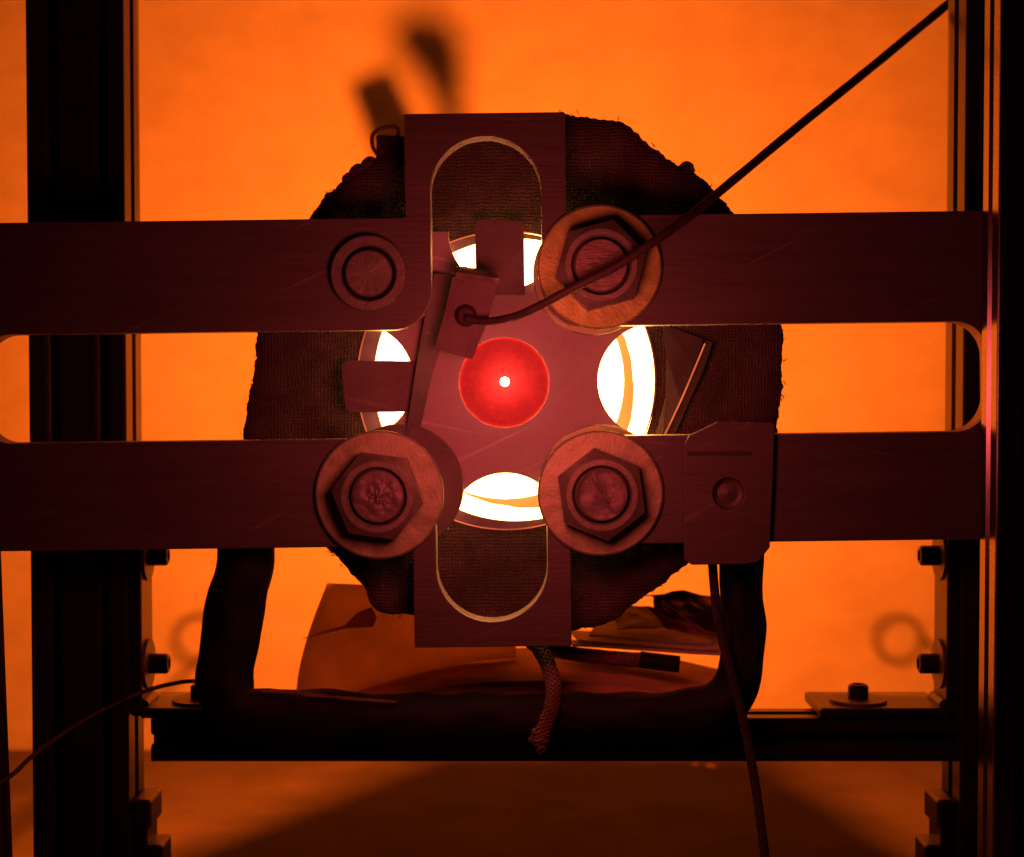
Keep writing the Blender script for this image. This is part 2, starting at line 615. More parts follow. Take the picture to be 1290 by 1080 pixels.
def foot_block(side, label):
    e = empty("foot_bracket")
    xw = XL if side > 0 else XR
    rows = ((1000, 1035, 26), (1030, 1062, 20), (1058, 1150, 40))
    e.location = Vector((xw, 185, BENCH)) * S
    inv = Matrix.Translation(-e.location)
    for i, (r0, r1, wdt) in enumerate(rows):
        z1, z0 = U(190, r0, 185).z / S, max(BENCH + 0.5, U(190, r1, 185).z / S)
        a, b = sorted((xw + side * 0.6, xw + side * wdt))
        p = box(("clamp_block", "screw_head", "foot_plate")[i], a, b, 150 + i * 4, 222 - i * 3, z0, z1, M_anod, None, 4)
        p.data.transform(inv)
        p.parent = e
    tag(e, label, "bracket", "foot brackets at the bench")


foot_block(1, "dark stepped bracket low on the inner side of the left upright")
foot_block(-1, "dark stepped bracket low on the inner side of the right upright")

# ------------------------------------------------------------------ furnace (wrapped tube)
furn = empty("tube_furnace")
furn.location = U(640, 480, 130)
FC = U(638, 480, 80)
tag(furn, "round tube furnace wrapped in dark woven cloth, glowing white inside", "furnace")
YF = 80.0
outline = [(509, 166), (560, 150), (640, 145), (713, 143), (760, 149), (796, 153), (801, 168), (830, 188), (858, 210), (872, 213), (900, 240), (928, 268),
           (958, 318), (978, 375), (986, 415), (988, 450), (986, 490), (980, 545), (965, 605), (940, 655), (900, 692), (865, 713), (832, 740), (798, 764),
           (774, 784), (742, 791), (700, 800), (620, 806), (550, 790), (522, 776), (468, 772), (462, 741), (440, 722), (415, 692), (372, 655), (338, 612),
           (304, 556), (309, 515), (317, 478), (320, 445), (323, 418), (338, 352), (362, 312), (389, 275), (412, 240), (440, 220), (462, 206), (488, 188)]


def in_furn(o):
    o.data.transform(Matrix.Translation(-furn.location))
    o.parent = furn
    return o


def polar_outline(n):
    P = [U(x, y, YF) for x, y in outline]
    c = FC
    pol = []
    N = len(P)
    # resample by angle along straight segments
    seg = []
    for i in range(N):
        a, b = P[i], P[(i + 1) % N]
        seg.append((a, b))
    for k in range(n):
        th = 2 * math.pi * k / n
        d = Vector((math.cos(th), 0, math.sin(th)))
        best = 0
        for a, b in seg:
            # intersect ray c + t d with segment a-b in xz
            ex, ez = b.x - a.x, b.z - a.z
            den = d.x * ez - d.z * ex
            if abs(den) < 1e-12:
                continue
            t = ((a.x - c.x) * ez - (a.z - c.z) * ex) / den
            s = ((a.x - c.x) * d.z - (a.z - c.z) * d.x) / den
            if t > 0 and -0.001 <= s <= 1.001:
                best = max(best, t)
        pol.append(best / S)
    return pol


NA = 900
pol = polar_outline(NA)
pol = [sum(pol[(k + q) % NA] for q in range(-6, 7)) / 13 for k in range(NA)]
pol = [p + 2.6 * noise.noise(Vector((math.cos(2 * math.pi * k / NA) * 9, math.sin(2 * math.pi * k / NA) * 9, 5))) for k, p in enumerate(pol)]
verts, faces = [], []
rings = []
r_in = 196
radial = [0.0, 0.06, 0.14, 0.24, 0.36, 0.5, 0.64, 0.78, 0.88, 0.95, 0.985, 1.0]
cz = FC / S
for j, f in enumerate(radial):
    for k in range(NA):
        th = 2 * math.pi * k / NA
        ro = pol[k]
        v = Vector((math.cos(th), 0, math.sin(th)))
        rag = 3.2 * noise.noise(v * 26) + 2.2 * noise.noise(v * 70 + Vector((3, 1, 4))) + 1.2 * noise.noise(v * 170)
        r = r_in + (ro + rag * 0.8 - r_in) * f
        yy = cz.y + 14 * max(0, f - 0.85) ** 2 * 30 + (5 * noise.noise(v * 4 + Vector((0, f * 5, 0))) + 2.5 * noise.noise(v * 17 + Vector((0, f * 9, 0)))) * min(1, f * 6)
        verts.append(Vector((cz.x, 0, cz.z)) * S + Vector((v.x * r, yy, v.z * r)) * S)
    rings.append(j)
side_y = [88, 93, 98, 106, 118, 134, 150, 166, 182, 198, 214, 228, 240]
nf = len(radial)
for j, yy in enumerate(side_y):
    for k in range(NA):
        th = 2 * math.pi * k / NA
        v = Vector((math.cos(th), 0, math.sin(th)))
        rag = 3.0 * noise.noise(Vector((v.x * 24, j * 0.9, v.z * 24))) + 2.2 * noise.noise(Vector((v.x * 80, j * 1.7, v.z * 80)))
        lap = 5 * ((j % 4) / 3.0 - 1.0)          # overlapping turns of the tape
        smooth_r = sum(pol[(k + q) % NA] for q in (-12, -6, 0, 6, 12)) / 5
        r = (smooth_r if j else pol[k]) + rag + lap - (10 if j == len(side_y) - 1 else 0)
        verts.append(Vector((cz.x, 0, cz.z)) * S + Vector((v.x * r, yy, v.z * r)) * S)
for k in range(NA):
    th = 2 * math.pi * k / NA
    v = Vector((math.cos(th), 0, math.sin(th)))
    verts.append(Vector((cz.x, 0, cz.z)) * S + Vector((v.x * 60, 244, v.z * 60)) * S)
tot = nf + len(side_y) + 1
for j in range(tot - 1):
    for k in range(NA):
        k2 = (k + 1) % NA
        faces.append((j * NA + k, j * NA + k2, (j + 1) * NA + k2, (j + 1) * NA + k))
wrap = in_furn(mesh_obj("cloth_wrap", verts, faces, M_wrap, None, True))
wrap["label"] = "ragged woven cloth wrapped round the furnace tube"

# bore lining, rim, hot pieces
in_furn(lathe("hot_seam", U(637.5, 480, 92), [(192, 0), (203, 0)], M_seam, None, 128, 'Y'))


def eccentric_ring(name, co, ro, ci, ri, y, depth, m, n=128):
    vs, fs = [], []
    for k in range(n):
        th = 2 * math.pi * k / n
        for (c, r, yy) in ((co, ro, y), (ci, ri, y), (ci, ri, y + depth), (co, ro, y + depth)):
            p = U(c[0], c[1], y)
            vs.append(Vector((p.x + r * math.cos(th) * S, yy * S, p.z + r * math.sin(th) * S)))
    for k in range(n):
        k2 = (k + 1) % n
        for q in range(4):
            q2 = (q + 1) % 4
            fs.append((k * 4 + q, k2 * 4 + q, k2 * 4 + q2, k * 4 + q2))
    o = mesh_obj(name, vs, fs, m, None, False)
    bm = bmesh.new(); bm.from_mesh(o.data)
    bmesh.ops.recalc_face_normals(bm, faces=bm.faces)
    bm.to_mesh(o.data); bm.free()
    return o


in_furn(eccentric_ring("tube_rim", (638, 480), 194, (649, 479), 185, 78, 12, M_rim))
cB = U(642, 480, 94)
in_furn(lathe("bore", Vector((cB.x, 0, cB.z)), [(198, 93), (198, 170), (60, 170)], M_gap, None, 96, 'Y'))
in_furn(lathe("hot_disc", U(637, 480, 108), [(0.5, 0), (155, 0), (157, 3), (157, 14)], M_white, None, 96, 'Y'))
# uneven coil turn in the bore
vs, fs = [], []
n = 160
cc = U(643, 479, 86)
for k in range(n):
    th = 2 * math.pi * k / n            # 0 = right, ccw
    deg = math.degrees(th)
    keys = ((-150, 149), (-125, 151), (-90, 160), (-70, 169), (-60, 174), (-45, 170), (-24, 162), (0, 155), (25, 154), (45, 150), (65, 146), (210, 149))
    dd = deg if deg <= 210 else deg - 360
    ri = 149
    for (a_, b_) in zip(keys, keys[1:]):
        if a_[0] <= dd <= b_[0]:
            ri = a_[1] + (b_[1] - a_[1]) * (dd - a_[0]) / (b_[0] - a_[0])
    ri = ri * 1.043 + 1.2 * noise.noise(Vector((math.cos(th) * 9, math.sin(th) * 9, 0)))
    ro = 193
    for (r, yy) in ((ri, -3), (ro, -3), (ro, 8), (ri, 8)):
        vs.append(cc + Vector((math.cos(th) * r, yy, math.sin(th) * r)) * S)
for k in range(n):
    k2 = (k + 1) % n
    for q in range(4):
        q2 = (q + 1) % 4
        fs.append((k * 4 + q, k2 * 4 + q, k2 * 4 + q2, k * 4 + q2))
in_furn(mesh_obj("coil_turn", vs, fs, M_coil, None, False))
in_furn(tube("coil_lead", [(779, 410, 86), (792, 428, 86), (799, 446, 87)], 3.0, M_coil, None, 8, 6))
in_furn(tube("slit_light_leak", [(888, 433, 62), (876, 462, 62), (859, 502, 62), (838, 547, 62), (832, 560, 62)], 1.1, M_seam, None, 6, 5))  # emissive tube standing in for light leaking through the slit by the shim
# loose threads along the rim of the cloth
vs, fs = [], []
for i in range(240):
    k = random.randrange(NA)
    th = 2 * math.pi * k / NA
    v = Vector((math.cos(th), 0, math.sin(th)))
    tng = Vector((-v.z, 0, v.x))
    base = Vector((cz.x, 0, cz.z)) + v * (pol[k] - 3) + Vector((0, random.uniform(55, 200), 0))
    Ln = random.uniform(4, 10)
    dr = (v * random.uniform(0.3, 1) + tng * random.uniform(-1, 1) + Vector((0, random.uniform(-0.4, 0.4), 0))).normalized()
    wv = dr.cross(Vector((0.3, 1, 0.1))).normalized() * random.uniform(0.5, 1.0)
    b0 = len(vs)
    mid = base + dr * Ln * 0.6 + tng * random.uniform(-2, 2)
    tip = base + dr * Ln + tng * random.uniform(-3, 3)
    for p, kk in ((base, 1), (mid, 0.8)):
        vs += [(p + wv * kk) * S, (p - wv * kk) * S, (p + Vector((0, kk, 0))) * S]
    vs.append(tip * S)
    fs += [(b0, b0 + 1, b0 + 4, b0 + 3), (b0 + 1, b0 + 2, b0 + 5, b0 + 4), (b0 + 2, b0, b0 + 3, b0 + 5), (b0 + 3, b0 + 4, b0 + 6), (b0 + 4, b0 + 5, b0 + 6), (b0 + 5, b0 + 3, b0 + 6)]
lf = in_furn(mesh_obj("loose_fibres", vs, fs, M_fibre))
lf["kind"] = "stuff"
# added unseen paddles and rings behind the furnace, shaped to cast wall shadows
def rear_pt(px, py, y):
    """point at depth y on the line from the rear mouth to the wall point seen at px, py"""
    Wp = U(px, py, WALL) / S
    Lp = Vector((-8, 262, 0))
    t = (y - Lp.y) / (WALL - Lp.y)
    return (Lp + (Wp - Lp) * t) * S


def shadow_paddle(shadow, y, name="wall_shadow_paddle"):
    L = [rear_pt(px, py, y) for px, py in shadow]
    vs = [p - Vector((0, 2 * S, 0)) for p in L] + [p + Vector((0, 2 * S, 0)) for p in L]
    n = len(L)
    fs = [tuple(range(n)), tuple(range(2 * n - 1, n - 1, -1))]
    fs += [(i, i + n, (i + 1) % n + n, (i + 1) % n) for i in range(n)]
    o = mesh_obj(name, vs, fs, M_nut)
    in_furn(o)
    b = (L[-3] + L[-4]) / 2 if n > 5 else L[-1]
    st = tube("paddle_stem", [b, Vector((6, 346, -73)) * S], 2.0, M_nut, None, 8, 4, world=True)
    st.data.transform(Matrix.Translation(-furn.location))
    st.parent = o
    return o


shadow_paddle([(488, 44), (514, 18), (564, 22), (586, 62), (586, 150), (600, 330), (560, 330), (548, 130)], 398)
shadow_paddle([(440, 106), (492, 86), (524, 150), (540, 230), (566, 330), (520, 330), (486, 230), (462, 170)], 480)


def shadow_ring(px, py, rpx, y, stem_to):  # unseen ring added to throw a ring shadow on the wall
    c = rear_pt(px, py, y)
    k = (y - 262) / (WALL - 262)
    R = rpx * (WALL + D) / D * k
    pts = [c + Vector((math.cos(a), 0, math.sin(a))) * R * S for a in [2 * math.pi * i / 16 for i in range(17)]]
    o = tube("shadow_ring", pts, 6.5 * (WALL + D) / D * k * 0.5, M_nut, None, 8, 3, world=True)
    in_furn(o)
    a = pts[0]
    st = tube("shadow_ring_stem", [a, Vector((a.x, 243 * S, a.z))], 2.0, M_nut, None, 8, 4, world=True)
    st.parent = o
    st.data.transform(Matrix.Translation(-furn.location))


# added unseen plate under the rear mouth, cut to shade the bench
vs = [Vector((-8, 262, 0)) + Vector(p) * 0.72 for p in ((-118, -28, -100), (-72, 32, -100), (-20, 120, -100), (70, 120, -100), (90, 32, -100), (118, -28, -100))]
vs = [v * S for v in vs] + [(v - Vector((0, 0, 4))) * S for v in vs]
in_furn(mesh_obj("bench_shade_plate", vs, [(0, 1, 2, 3, 4, 5), (11, 10, 9, 8, 7, 6)] + [(i, i + 6, (i + 1) % 6 + 6, (i + 1) % 6) for i in range(6)], M_nut))
shadow_ring(1133, 806, 29, 610, None)
shadow_ring(250, 806, 30, 610, None)

# folded end of the cloth tape with its tie wire
clamp = in_furn(plate("tape_end", [rounded([(474, 170), (512, 172), (512, 200), (470, 214), (474, 195)], [2, 2, 2, 3, 2], 3)], 90, 26, M_wrap, 1.5))
tw = tube("tie_wire", [(478, 198, 94), (470, 186, 94), (469, 172, 94), (476, 164, 94), (488, 160, 94), (499, 160, 94), (502, 168, 94), (497, 176, 94), (486, 180, 94)], 2.6, M_fibre, None, 8, 5)
in_furn(tw)
for (px, py, r) in ((466, 208, 9), (452, 218, 10), (865, 214, 9), (440, 226, 7)):
    in_furn(tube("cloth_fold", [(px - 3, py, 88), (px, py - 2, 130), (px + 2, py, 200)], r, M_wrap, None, 12, 8, 0.25, 120))

# ------------------------------------------------------------------ cross plate with cross slot
cxp, cyp = 640.0, 480.0
ang = -0.0124


def rot(p):
    x, y = p
    return (cxp + x * math.cos(ang) - y * math.sin(ang), cyp + x * math.sin(ang) + y * math.cos(ang))


L0, R0 = -730, 690
out = rounded([(L0, -207), (-127, -207), (-127, -338), (76, -338), (76, -207), (R0, -207), (R0, 207), (76, 207), (76, 335), (-122, 335), (-122, 207), (L0, 207)],
              [3, 4, 2, 2, 4, 3, 3, 4, 2, 2, 4, 3], 4)
slot = rounded([(-664, -66), (-95, -66), (-95, -308), (45, -308), (45, -68), (606, -68), (606, 71), (47, 71), (47, 303), (-93, 303), (-93, 71), (-664, 71)],
               [38, 50, 69, 69, 50, 44, 44, 50, 69, 69, 50, 38], 22)
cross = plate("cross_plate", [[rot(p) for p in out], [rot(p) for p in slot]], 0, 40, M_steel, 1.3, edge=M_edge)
tag(cross, "dark steel plate with four arms and a cross-shaped slot, in front of the furnace", "plate")

# ------------------------------------------------------------------ scalloped end plate with plug
ep = []
c0 = (637.0, 480.0)
H, B = 188.0, 72.0
for q in range(4):
    a = q * math.pi / 2
    def tr(x, y):
        return (c0[0] + x * math.cos(a) - y * math.sin(a), c0[1] + x * math.sin(a) + y * math.cos(a))
    # top side, left to right, with a round bite at its middle
    ep.append(tr(-H, -H + 30)); ep.append(tr(-H + 9, -H + 9)); ep.append(tr(-H + 30, -H))
    for k in range(25):
        th = math.pi - math.pi * k / 24
        ep.append(tr(B * math.cos(th), -H + B * math.sin(th)))
hole = circle(635, 482, 57)
end = empty("end_plate")
end.location = U(637, 480, 56)
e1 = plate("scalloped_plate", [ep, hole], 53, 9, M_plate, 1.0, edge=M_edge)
t1 = plate("tab", [rounded([(598, 276), (660, 278), (661, 372), (600, 372)], [7, 7, 1, 1], 5)], 49, 3.6, M_tab, 0.8)
t2 = plate("tab", [rounded([(429, 454), (528, 455), (528, 519), (435, 520)], [9, 1, 1, 9], 5)], 49, 3.6, M_tab, 0.8)
for o in (e1, t1, t2):
    o.data.transform(Matrix.Translation(-end.location))
    o.parent = end
tag(end, "reddish steel end plate with four round bites, behind the cross plate", "plate")

plug = empty("glowing_plug")
plug.location = U(635, 482, 57)
pb = lathe("plug_face", U(635, 482, 62.5), [(0.5, 0), (52, 0), (58.5, 1), (60, 6), (60, 14)], M_plug, None, 96, 'Y', wob=0.8)
tip = lathe("hole_light_bead", U(636, 481, 36), [(0.4, -6), (3.0, -5.2), (5.2, -3.0), (6, 0), (5.2, 3.0), (3.0, 5.2), (0.4, 6)], M_bead, None, 24, 'Y')  # added bead standing in for light through the plug's hole; lights its face
stem = lathe("bead_stem", U(636, 481, 58), [(1.6, -25), (1.6, 0)], M_plug, None, 12, 'Y')
for o in (pb, tip, stem):
    o.data.transform(Matrix.Translation(-plug.location))
    o.parent = plug
tag(plug, "round red glowing plug with a white point of light at its centre", "plug")


# ------------------------------------------------------------------ bolts, nuts and washers
def bolt_set(px, py, rot_deg, wm, rough_end, label, wr=78.5, spacer=None):
    e = empty("bolt_set")
    c = U(px, py, 0)
    e.location = c
    parts = []
    parts.append(lathe("washer", c, [(38, -0.4), (wr - 1.5, -0.4), (wr, -2), (wr, -6), (wr - 2.5, -8), (38, -8)], wm, None, 96, 'Y', wob=0.5))
    # hexagon nut with chamfered crown
    a0 = math.radians(rot_deg)
    vs, fs = [], []
    R = 58.0
    hexp = [(R * math.cos(a0 + i * math.pi / 3), R * math.sin(a0 + i * math.pi / 3)) for i in range(6)]
    nseg = 72
    prof = []
    def hexr(th):
        t = (th - a0) % (math.pi / 3) - math.pi / 6
        return R * math.cos(math.pi / 6) / math.cos(t)
    layers = [(-8.4, None, 0), (-35, None, 0), (None, None, 1), (-42, 46.5, 0), (-43.5, 44, 0), (-43.5, 37.5, 0), (-38, 35.2, 0)]
    for (h, r, flag) in layers:
        for k in range(nseg):
            th = a0 + 2 * math.pi * k / nseg
            rr = hexr(th)
            if flag:
                hh = -42 + (rr - 46.5) * 0.62          # chamfer cone meeting the flats
                vs.append(Vector((math.cos(th) * rr, hh, math.sin(th) * rr)))
            elif r is None:
                hh = h if h > -20 else min(-30, -42 + (rr - 46.5) * 0.62 + 0.2)
                vs.append(Vector((math.cos(th) * rr, hh, math.sin(th) * rr)))
            else:
                vs.append(Vector((math.cos(th) * r, h, math.sin(th) * r)))
    nl = len(layers)
    for j in range(nl - 1):
        for k in range(nseg):
            k2 = (k + 1) % nseg
            fs.append((j * nseg + k, (j + 1) * nseg + k, (j + 1) * nseg + k2, j * nseg + k2))
    nut = mesh_obj("nut", [c + v * S for v in vs], fs, M_nut)
    bm = bmesh.new(); bm.from_mesh(nut.data)
    bmesh.ops.recalc_face_normals(bm, faces=bm.faces)
    bm.to_mesh(nut.data); bm.free()
    parts.append(nut)
    # threaded shank with its end
    prof = [(30, 76)]
    h = 70
    while h > -34:
        prof += [(34.6, h), (32.4, h - 2.5)]
        h -= 5
    prof += [(33.5, -35), (31.5, -38.5)]
    sh = lathe("bolt_shank", c, prof + [(31.0, -38.8)], M_nut, None, 48, 'Y')
    parts.append(sh)
    # end face
    vs, fs = [], []
    nr, ns = 12, 48
    for i in range(nr + 1):
        r = 31.2 * i / nr
        for k in range(ns):
            th = 2 * math.pi * k / ns
            x, z = r * math.cos(th), r * math.sin(th)
            if rough_end == 'cast':
                q = Vector((x * 0.07 + px, z * 0.07, 1.5))
                d = -3.5 * max(0, noise.noise(q)) - 2.6 * (1 if abs(noise.noise(q * 1.9)) < 0.16 else 0) * (1 - i / nr)
            elif rough_end == 'slot':
                d = -1.6 * math.exp(-((x * 0.85 + z * 0.5 - 2) / 2.2) ** 2) + 1.8 * noise.noise(Vector((x * 0.06 + px, z * 0.06, 0)))
                d += 2.0 if x * 0.85 + z * 0.5 < 2 else 0
            else:
                d = 0.5 * noise.noise(Vector((x * 0.12, z * 0.5 + px, 0)))
            if i == nr:
                d = 0
            vs.append(c + Vector((x, -38.8 + d, z)) * S)
    for i in range(nr):
        for k in range(ns):
            k2 = (k + 1) % ns
            fs.append((i * ns + k, i * ns + k2, (i + 1) * ns + k2, (i + 1) * ns + k))
    parts.append(mesh_obj("bolt_end", vs, fs, M_bolt_s if rough_end == 'sawn' else M_bolt, None, True))
    if spacer:
        cs = U(spacer[0], spacer[1], 42)
        parts.append(lathe("spacer_washer", cs, [(38, 0), (wr - 1.5, 0), (wr, 1.5), (wr, 5.5), (wr - 2, 7.5), (38, 7.5)], M_zinc if spacer[2] else M_tab, None, 96, 'Y'))
    for p in parts:
        p.data.transform(Matrix.Translation(-c))
        p.parent = e
    tag(e, label, "bolt", "hexagon nuts on the cross plate")


bolt_set(755, 337, 15, M_brass, 'sawn', "hexagon nut on a yellowish washer, crossed by the black cable", 78, (748, 346, 1))
bolt_set(478.5, 623, -8, M_zinc, 'cast', "hexagon nut on a wide washer left of the bottom slot, rough bolt end", 81, (505, 613, 0))
bolt_set(756, 621, 38, M_zinc, 'slot', "hexagon nut on a wide washer beside the bracket with the round dimple", 79, (757, 612, 1))
e = empty("round_bolt")
c = U(465, 345, 0)
e.location = c
ps = [lathe("collar", c, [(34, 1), (34, -9), (36, -11), (46, -11), (48, -9), (48, -0.4)], M_nut, None, 72, 'Y', wob=0.4),
      lathe("pin", c, [(0.5, -12), (27.5, -12), (29.5, -10), (29.5, 76)], M_nut, None, 64, 'Y', wob=0.6),
      lathe("groove_ring", c, [(29, -3), (35, -3)], M_black, None, 64, 'Y'),
      lathe("spacer_washer", U(473, 343, 42), [(32, 0), (71, 0), (72, 1.5), (72, 7.5), (32, 7.5)], M_zinc, None, 90, 'Y')]
for p in ps:
    p.data.transform(Matrix.Translation(-c))
    p.parent = e
tag(e, "plain round bolt end in a collar, upper left, without nut", "bolt")


# ------------------------------------------------------------------ bent sheet pieces
def sheet(name, pts, thick, m, parent=None, nrm=None, sub=None):
    """a thin slab through corner points (px, py, depth), quads row by row: list of rows"""
    rows = [[U(*p) for p in r] for r in pts]
    R_, C_ = len(rows), len(rows[0])
    vs = [p for r in rows for p in r]
    nv = len(vs)
    off = Vector((0, thick * S, 0)) if nrm is None else Vector(nrm) * thick * S
    vs = vs + [p + off for p in vs]
    fs = []
    for i in range(R_ - 1):
        for j in range(C_ - 1):
            a, b, c_, d = i * C_ + j, i * C_ + j + 1, (i + 1) * C_ + j + 1, (i + 1) * C_ + j
            fs.append((a, d, c_, b))
            fs.append((a + nv, b + nv, c_ + nv, d + nv))
    border = [(0, j) for j in range(C_)] + [(i, C_ - 1) for i in range(1, R_)] + [(R_ - 1, j) for j in range(C_ - 2, -1, -1)] + [(i, 0) for i in range(R_ - 2, 0, -1)]
    idx = [i * C_ + j for i, j in border]
    for k in range(len(idx)):
        a, b = idx[k], idx[(k + 1) % len(idx)]
        fs.append((a, b, b + nv, a + nv))
    o = mesh_obj(name, vs, fs, m, parent)
    bm = bmesh.new(); bm.from_mesh(o.data)
    bmesh.ops.recalc_face_normals(bm, faces=bm.faces)
    bm.to_mesh(o.data); bm.free()
    return o


st = sheet("tapered_strip", [[(547, 345, 36), (580, 347, 47)], [(543, 372, 35), (576, 380, 47)], [(534, 405, 34), (563, 415, 47)], [(523, 470, 34), (545, 470, 48)],
                            [(514, 530, 37), (531, 532, 48)], [(509, 556, 41), (522, 560, 49)]], 3, M_tab)
tag(st, "narrow tapering steel strip slanting down left of the red plug", "strip")

clip = empty("probe_clip")
clip.location = U(590, 400, -2)
cp = [sheet("clip_plate", [[(570, 349, -4), (627, 357, -10)], [(560, 395, -2), (614, 405, -8)], [(547, 440, -2), (595, 453, -6)]], 6, M_tab),
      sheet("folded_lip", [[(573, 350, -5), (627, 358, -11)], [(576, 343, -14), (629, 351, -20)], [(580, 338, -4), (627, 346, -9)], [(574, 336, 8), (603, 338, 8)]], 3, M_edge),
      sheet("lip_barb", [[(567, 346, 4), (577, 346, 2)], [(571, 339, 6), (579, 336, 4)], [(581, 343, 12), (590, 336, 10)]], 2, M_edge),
      lathe("rivet", U(587, 398, -8), [(0.5, -5), (9, -4), (14, 0), (14, 6)], M_cable, None, 24, 'Y')]
for p in cp:
    p.data.transform(Matrix.Translation(-clip.location))
    p.parent = clip
tag(clip, "small tilted metal clip that holds the cable end above the red plug", "clip")

cab = tube("probe_cable", [(586, 401, -16), (610, 405, -22), (640, 401, -34), (672, 389, -50), (720, 364, -66), (775, 336, -70), (820, 307, -66), (862, 277, -40), (905, 243, 0),
                           (1000, 164, 90), (1100, 83, 190), (1196, 4, 280), (1260, -48, 330)], 4.9, M_cable, None, 12, 8, 0.08, 90, r_end=6.3)
tag(cab, "thin black cable running from the clip across the nut up to the right", "cable")

# shim plate to the right of the bore
shim = sheet("bent_shim", [[(835, 408, 72), (886, 428, 66)], [(840, 450, 72), (874, 462, 66)], [(839, 500, 72), (857, 503, 66)], [(824, 556, 72), (834, 556, 67)]], 2.0, M_dark)
tag(shim, "thin bent metal shim to the right of the white opening", "shim")
sh2 = sheet("shim_flange", [[(889, 429, 71), (898, 431, 65)], [(876, 463, 71), (886, 466, 65)], [(859, 504, 71), (868, 506, 65)], [(836, 557, 71), (845, 558, 65)]], 2, M_dark)
sh2.parent = shim

# side bracket
br = empty("side_bracket")
br.location = U(918, 622, -10)
bl = rounded([(862, 560), (868, 549), (905, 531), (976, 533), (974, 600), (970, 690), (955, 708), (938, 711), (872, 712), (862, 706)], [3, 4, 14, 3, 2, 5, 6, 5, 6, 4], 6)
bp = [plate("bracket_plate", [bl, circle(918, 622, 20, 40)], -9, 8, M_steel, 1.2),
      lathe("dimple", U(918, 622, -9), [(20, 1), (18, 6), (13, 9), (8, 8), (0.5, 6.5)], M_steel, None, 40, 'Y'),
      sheet("pressed_rib", [[(866, 568, -9.6), (944, 568, -9.6)], [(866, 571, -12), (946, 571, -12)], [(866, 574, -9.6), (944, 574, -9.6)]], 2, M_steel),
      sheet("bent_lip", [[(867, 551, -9), (866, 553, 46)], [(880, 543, -9), (880, 544, 46)], [(905, 532, -9), (905, 533, 20)]], 2, M_zinc, nrm=(0, 0, -1))]
for p in bp:
    p.data.transform(Matrix.Translation(-br.location))
    p.parent = br
tag(br, "flat steel bracket with a round dimple on the lower right arm", "bracket")

# ------------------------------------------------------------------ hose, cords
hose = tube("black_hose", [(322, 640, 75), (311, 690, 78), (298, 760, 80), (287, 820, 80), (285, 862, 80), (302, 893, 80), (345, 903, 80), (420, 905, 82), (500, 908, 82),
                           (590, 906, 86), (700, 904, 88), (800, 903, 88), (870, 899, 86), (910, 886, 86), (932, 850, 84), (937, 790, 84), (934, 730, 80), (930, 660, 75)],
            39, M_black, None, 32, 18, 0.2, 55, r_end=28)
tag(hose, "thick black taped hose hanging in a loop under the furnace", "hose")
# tape edge curling up along the hose
tp = sheet("tape_edge", [[(330, 872, 52), (330, 869, 60)], [(372, 874, 52), (373, 870, 62)], [(390, 878, 52), (392, 873, 60)], [(418, 879, 52), (420, 877, 62)], [(440, 882, 52), (440, 878, 60)], [(500, 886, 52), (498, 883, 66)]], 1.5, M_card)
tp.parent = hose
cord = tube("hanging_cord", [(897, 690, 30), (899, 730, 36), (906, 790, 40), (922, 850, 38), (937, 910, 34), (950, 980, 20), (960, 1050, 0), (968, 1110, -20), (985, 1170, -60), (1010, 1268, -110)], 6.2, M_dbraid, None, 12, 10)
tag(cord, "thin dark braided cord hanging from the bracket to the bench on the right", "cord")
sl = empty("braided_sleeve")
sl.location = U(684, 860, 60)
s1 = tube("sleeve", [(668, 806, 70), (680, 818, 62), (692, 842, 52), (697, 868, 46), (694, 895, 42), (684, 918, 40), (677, 936, 40)], 10.5, M_braid, None, 16, 10, 0.08, 300, flat=0.8)
s2 = tube("frayed_end", [(682, 922, 40), (677, 937, 40), (675, 939, 40)], 12.5, M_braid, None, 16, 8, 0.3, 500)
for o in (s1, s2):
    o.data.transform(Matrix.Translation(-sl.location))
    o.parent = sl
tag(sl, "short brown braided sleeve hanging over the edge of the curved tile", "sleeve")
sl2 = empty("braided_sleeve")
sl2.location = U(770, 830, 170)
s1 = tube("sleeve", [(690, 818, 190), (725, 824, 180), (770, 829, 172), (815, 832, 168)], 10, M_braid, None, 16, 10, 0.08, 300)
s2 = tube("dark_sheath", [(806, 831, 168), (830, 834, 166), (856, 837, 164)], 11.5, M_black, None, 16, 8)
for o in (s1, s2):
    o.data.transform(Matrix.Translation(-sl2.location))
    o.parent = sl2
tag(sl2, "braided sleeve with a dark end lying on the curved tile", "sleeve")
wire = tube("thin_wire", [(-40, 1010, -60), (14, 977, -30), (44, 950, 20), (110, 905, 100), (180, 872, 128), (225, 860, 150), (248, 858, 170)], 3.0, M_cable, None, 8, 8)
tag(wire, "thin dark wire slanting across the foot of the left upright", "wire")

# ------------------------------------------------------------------ curved tile on the rail
def arch_pts(y, x0, x1, zc, zedge, n=40):
    out = []
    for i in range(n + 1):
        t = i / n
        x = x0 + (x1 - x0) * t
        s = (2 * t - 1)
        out.append((x, zedge + (zc - zedge) * (1 - s * s)))
    return out


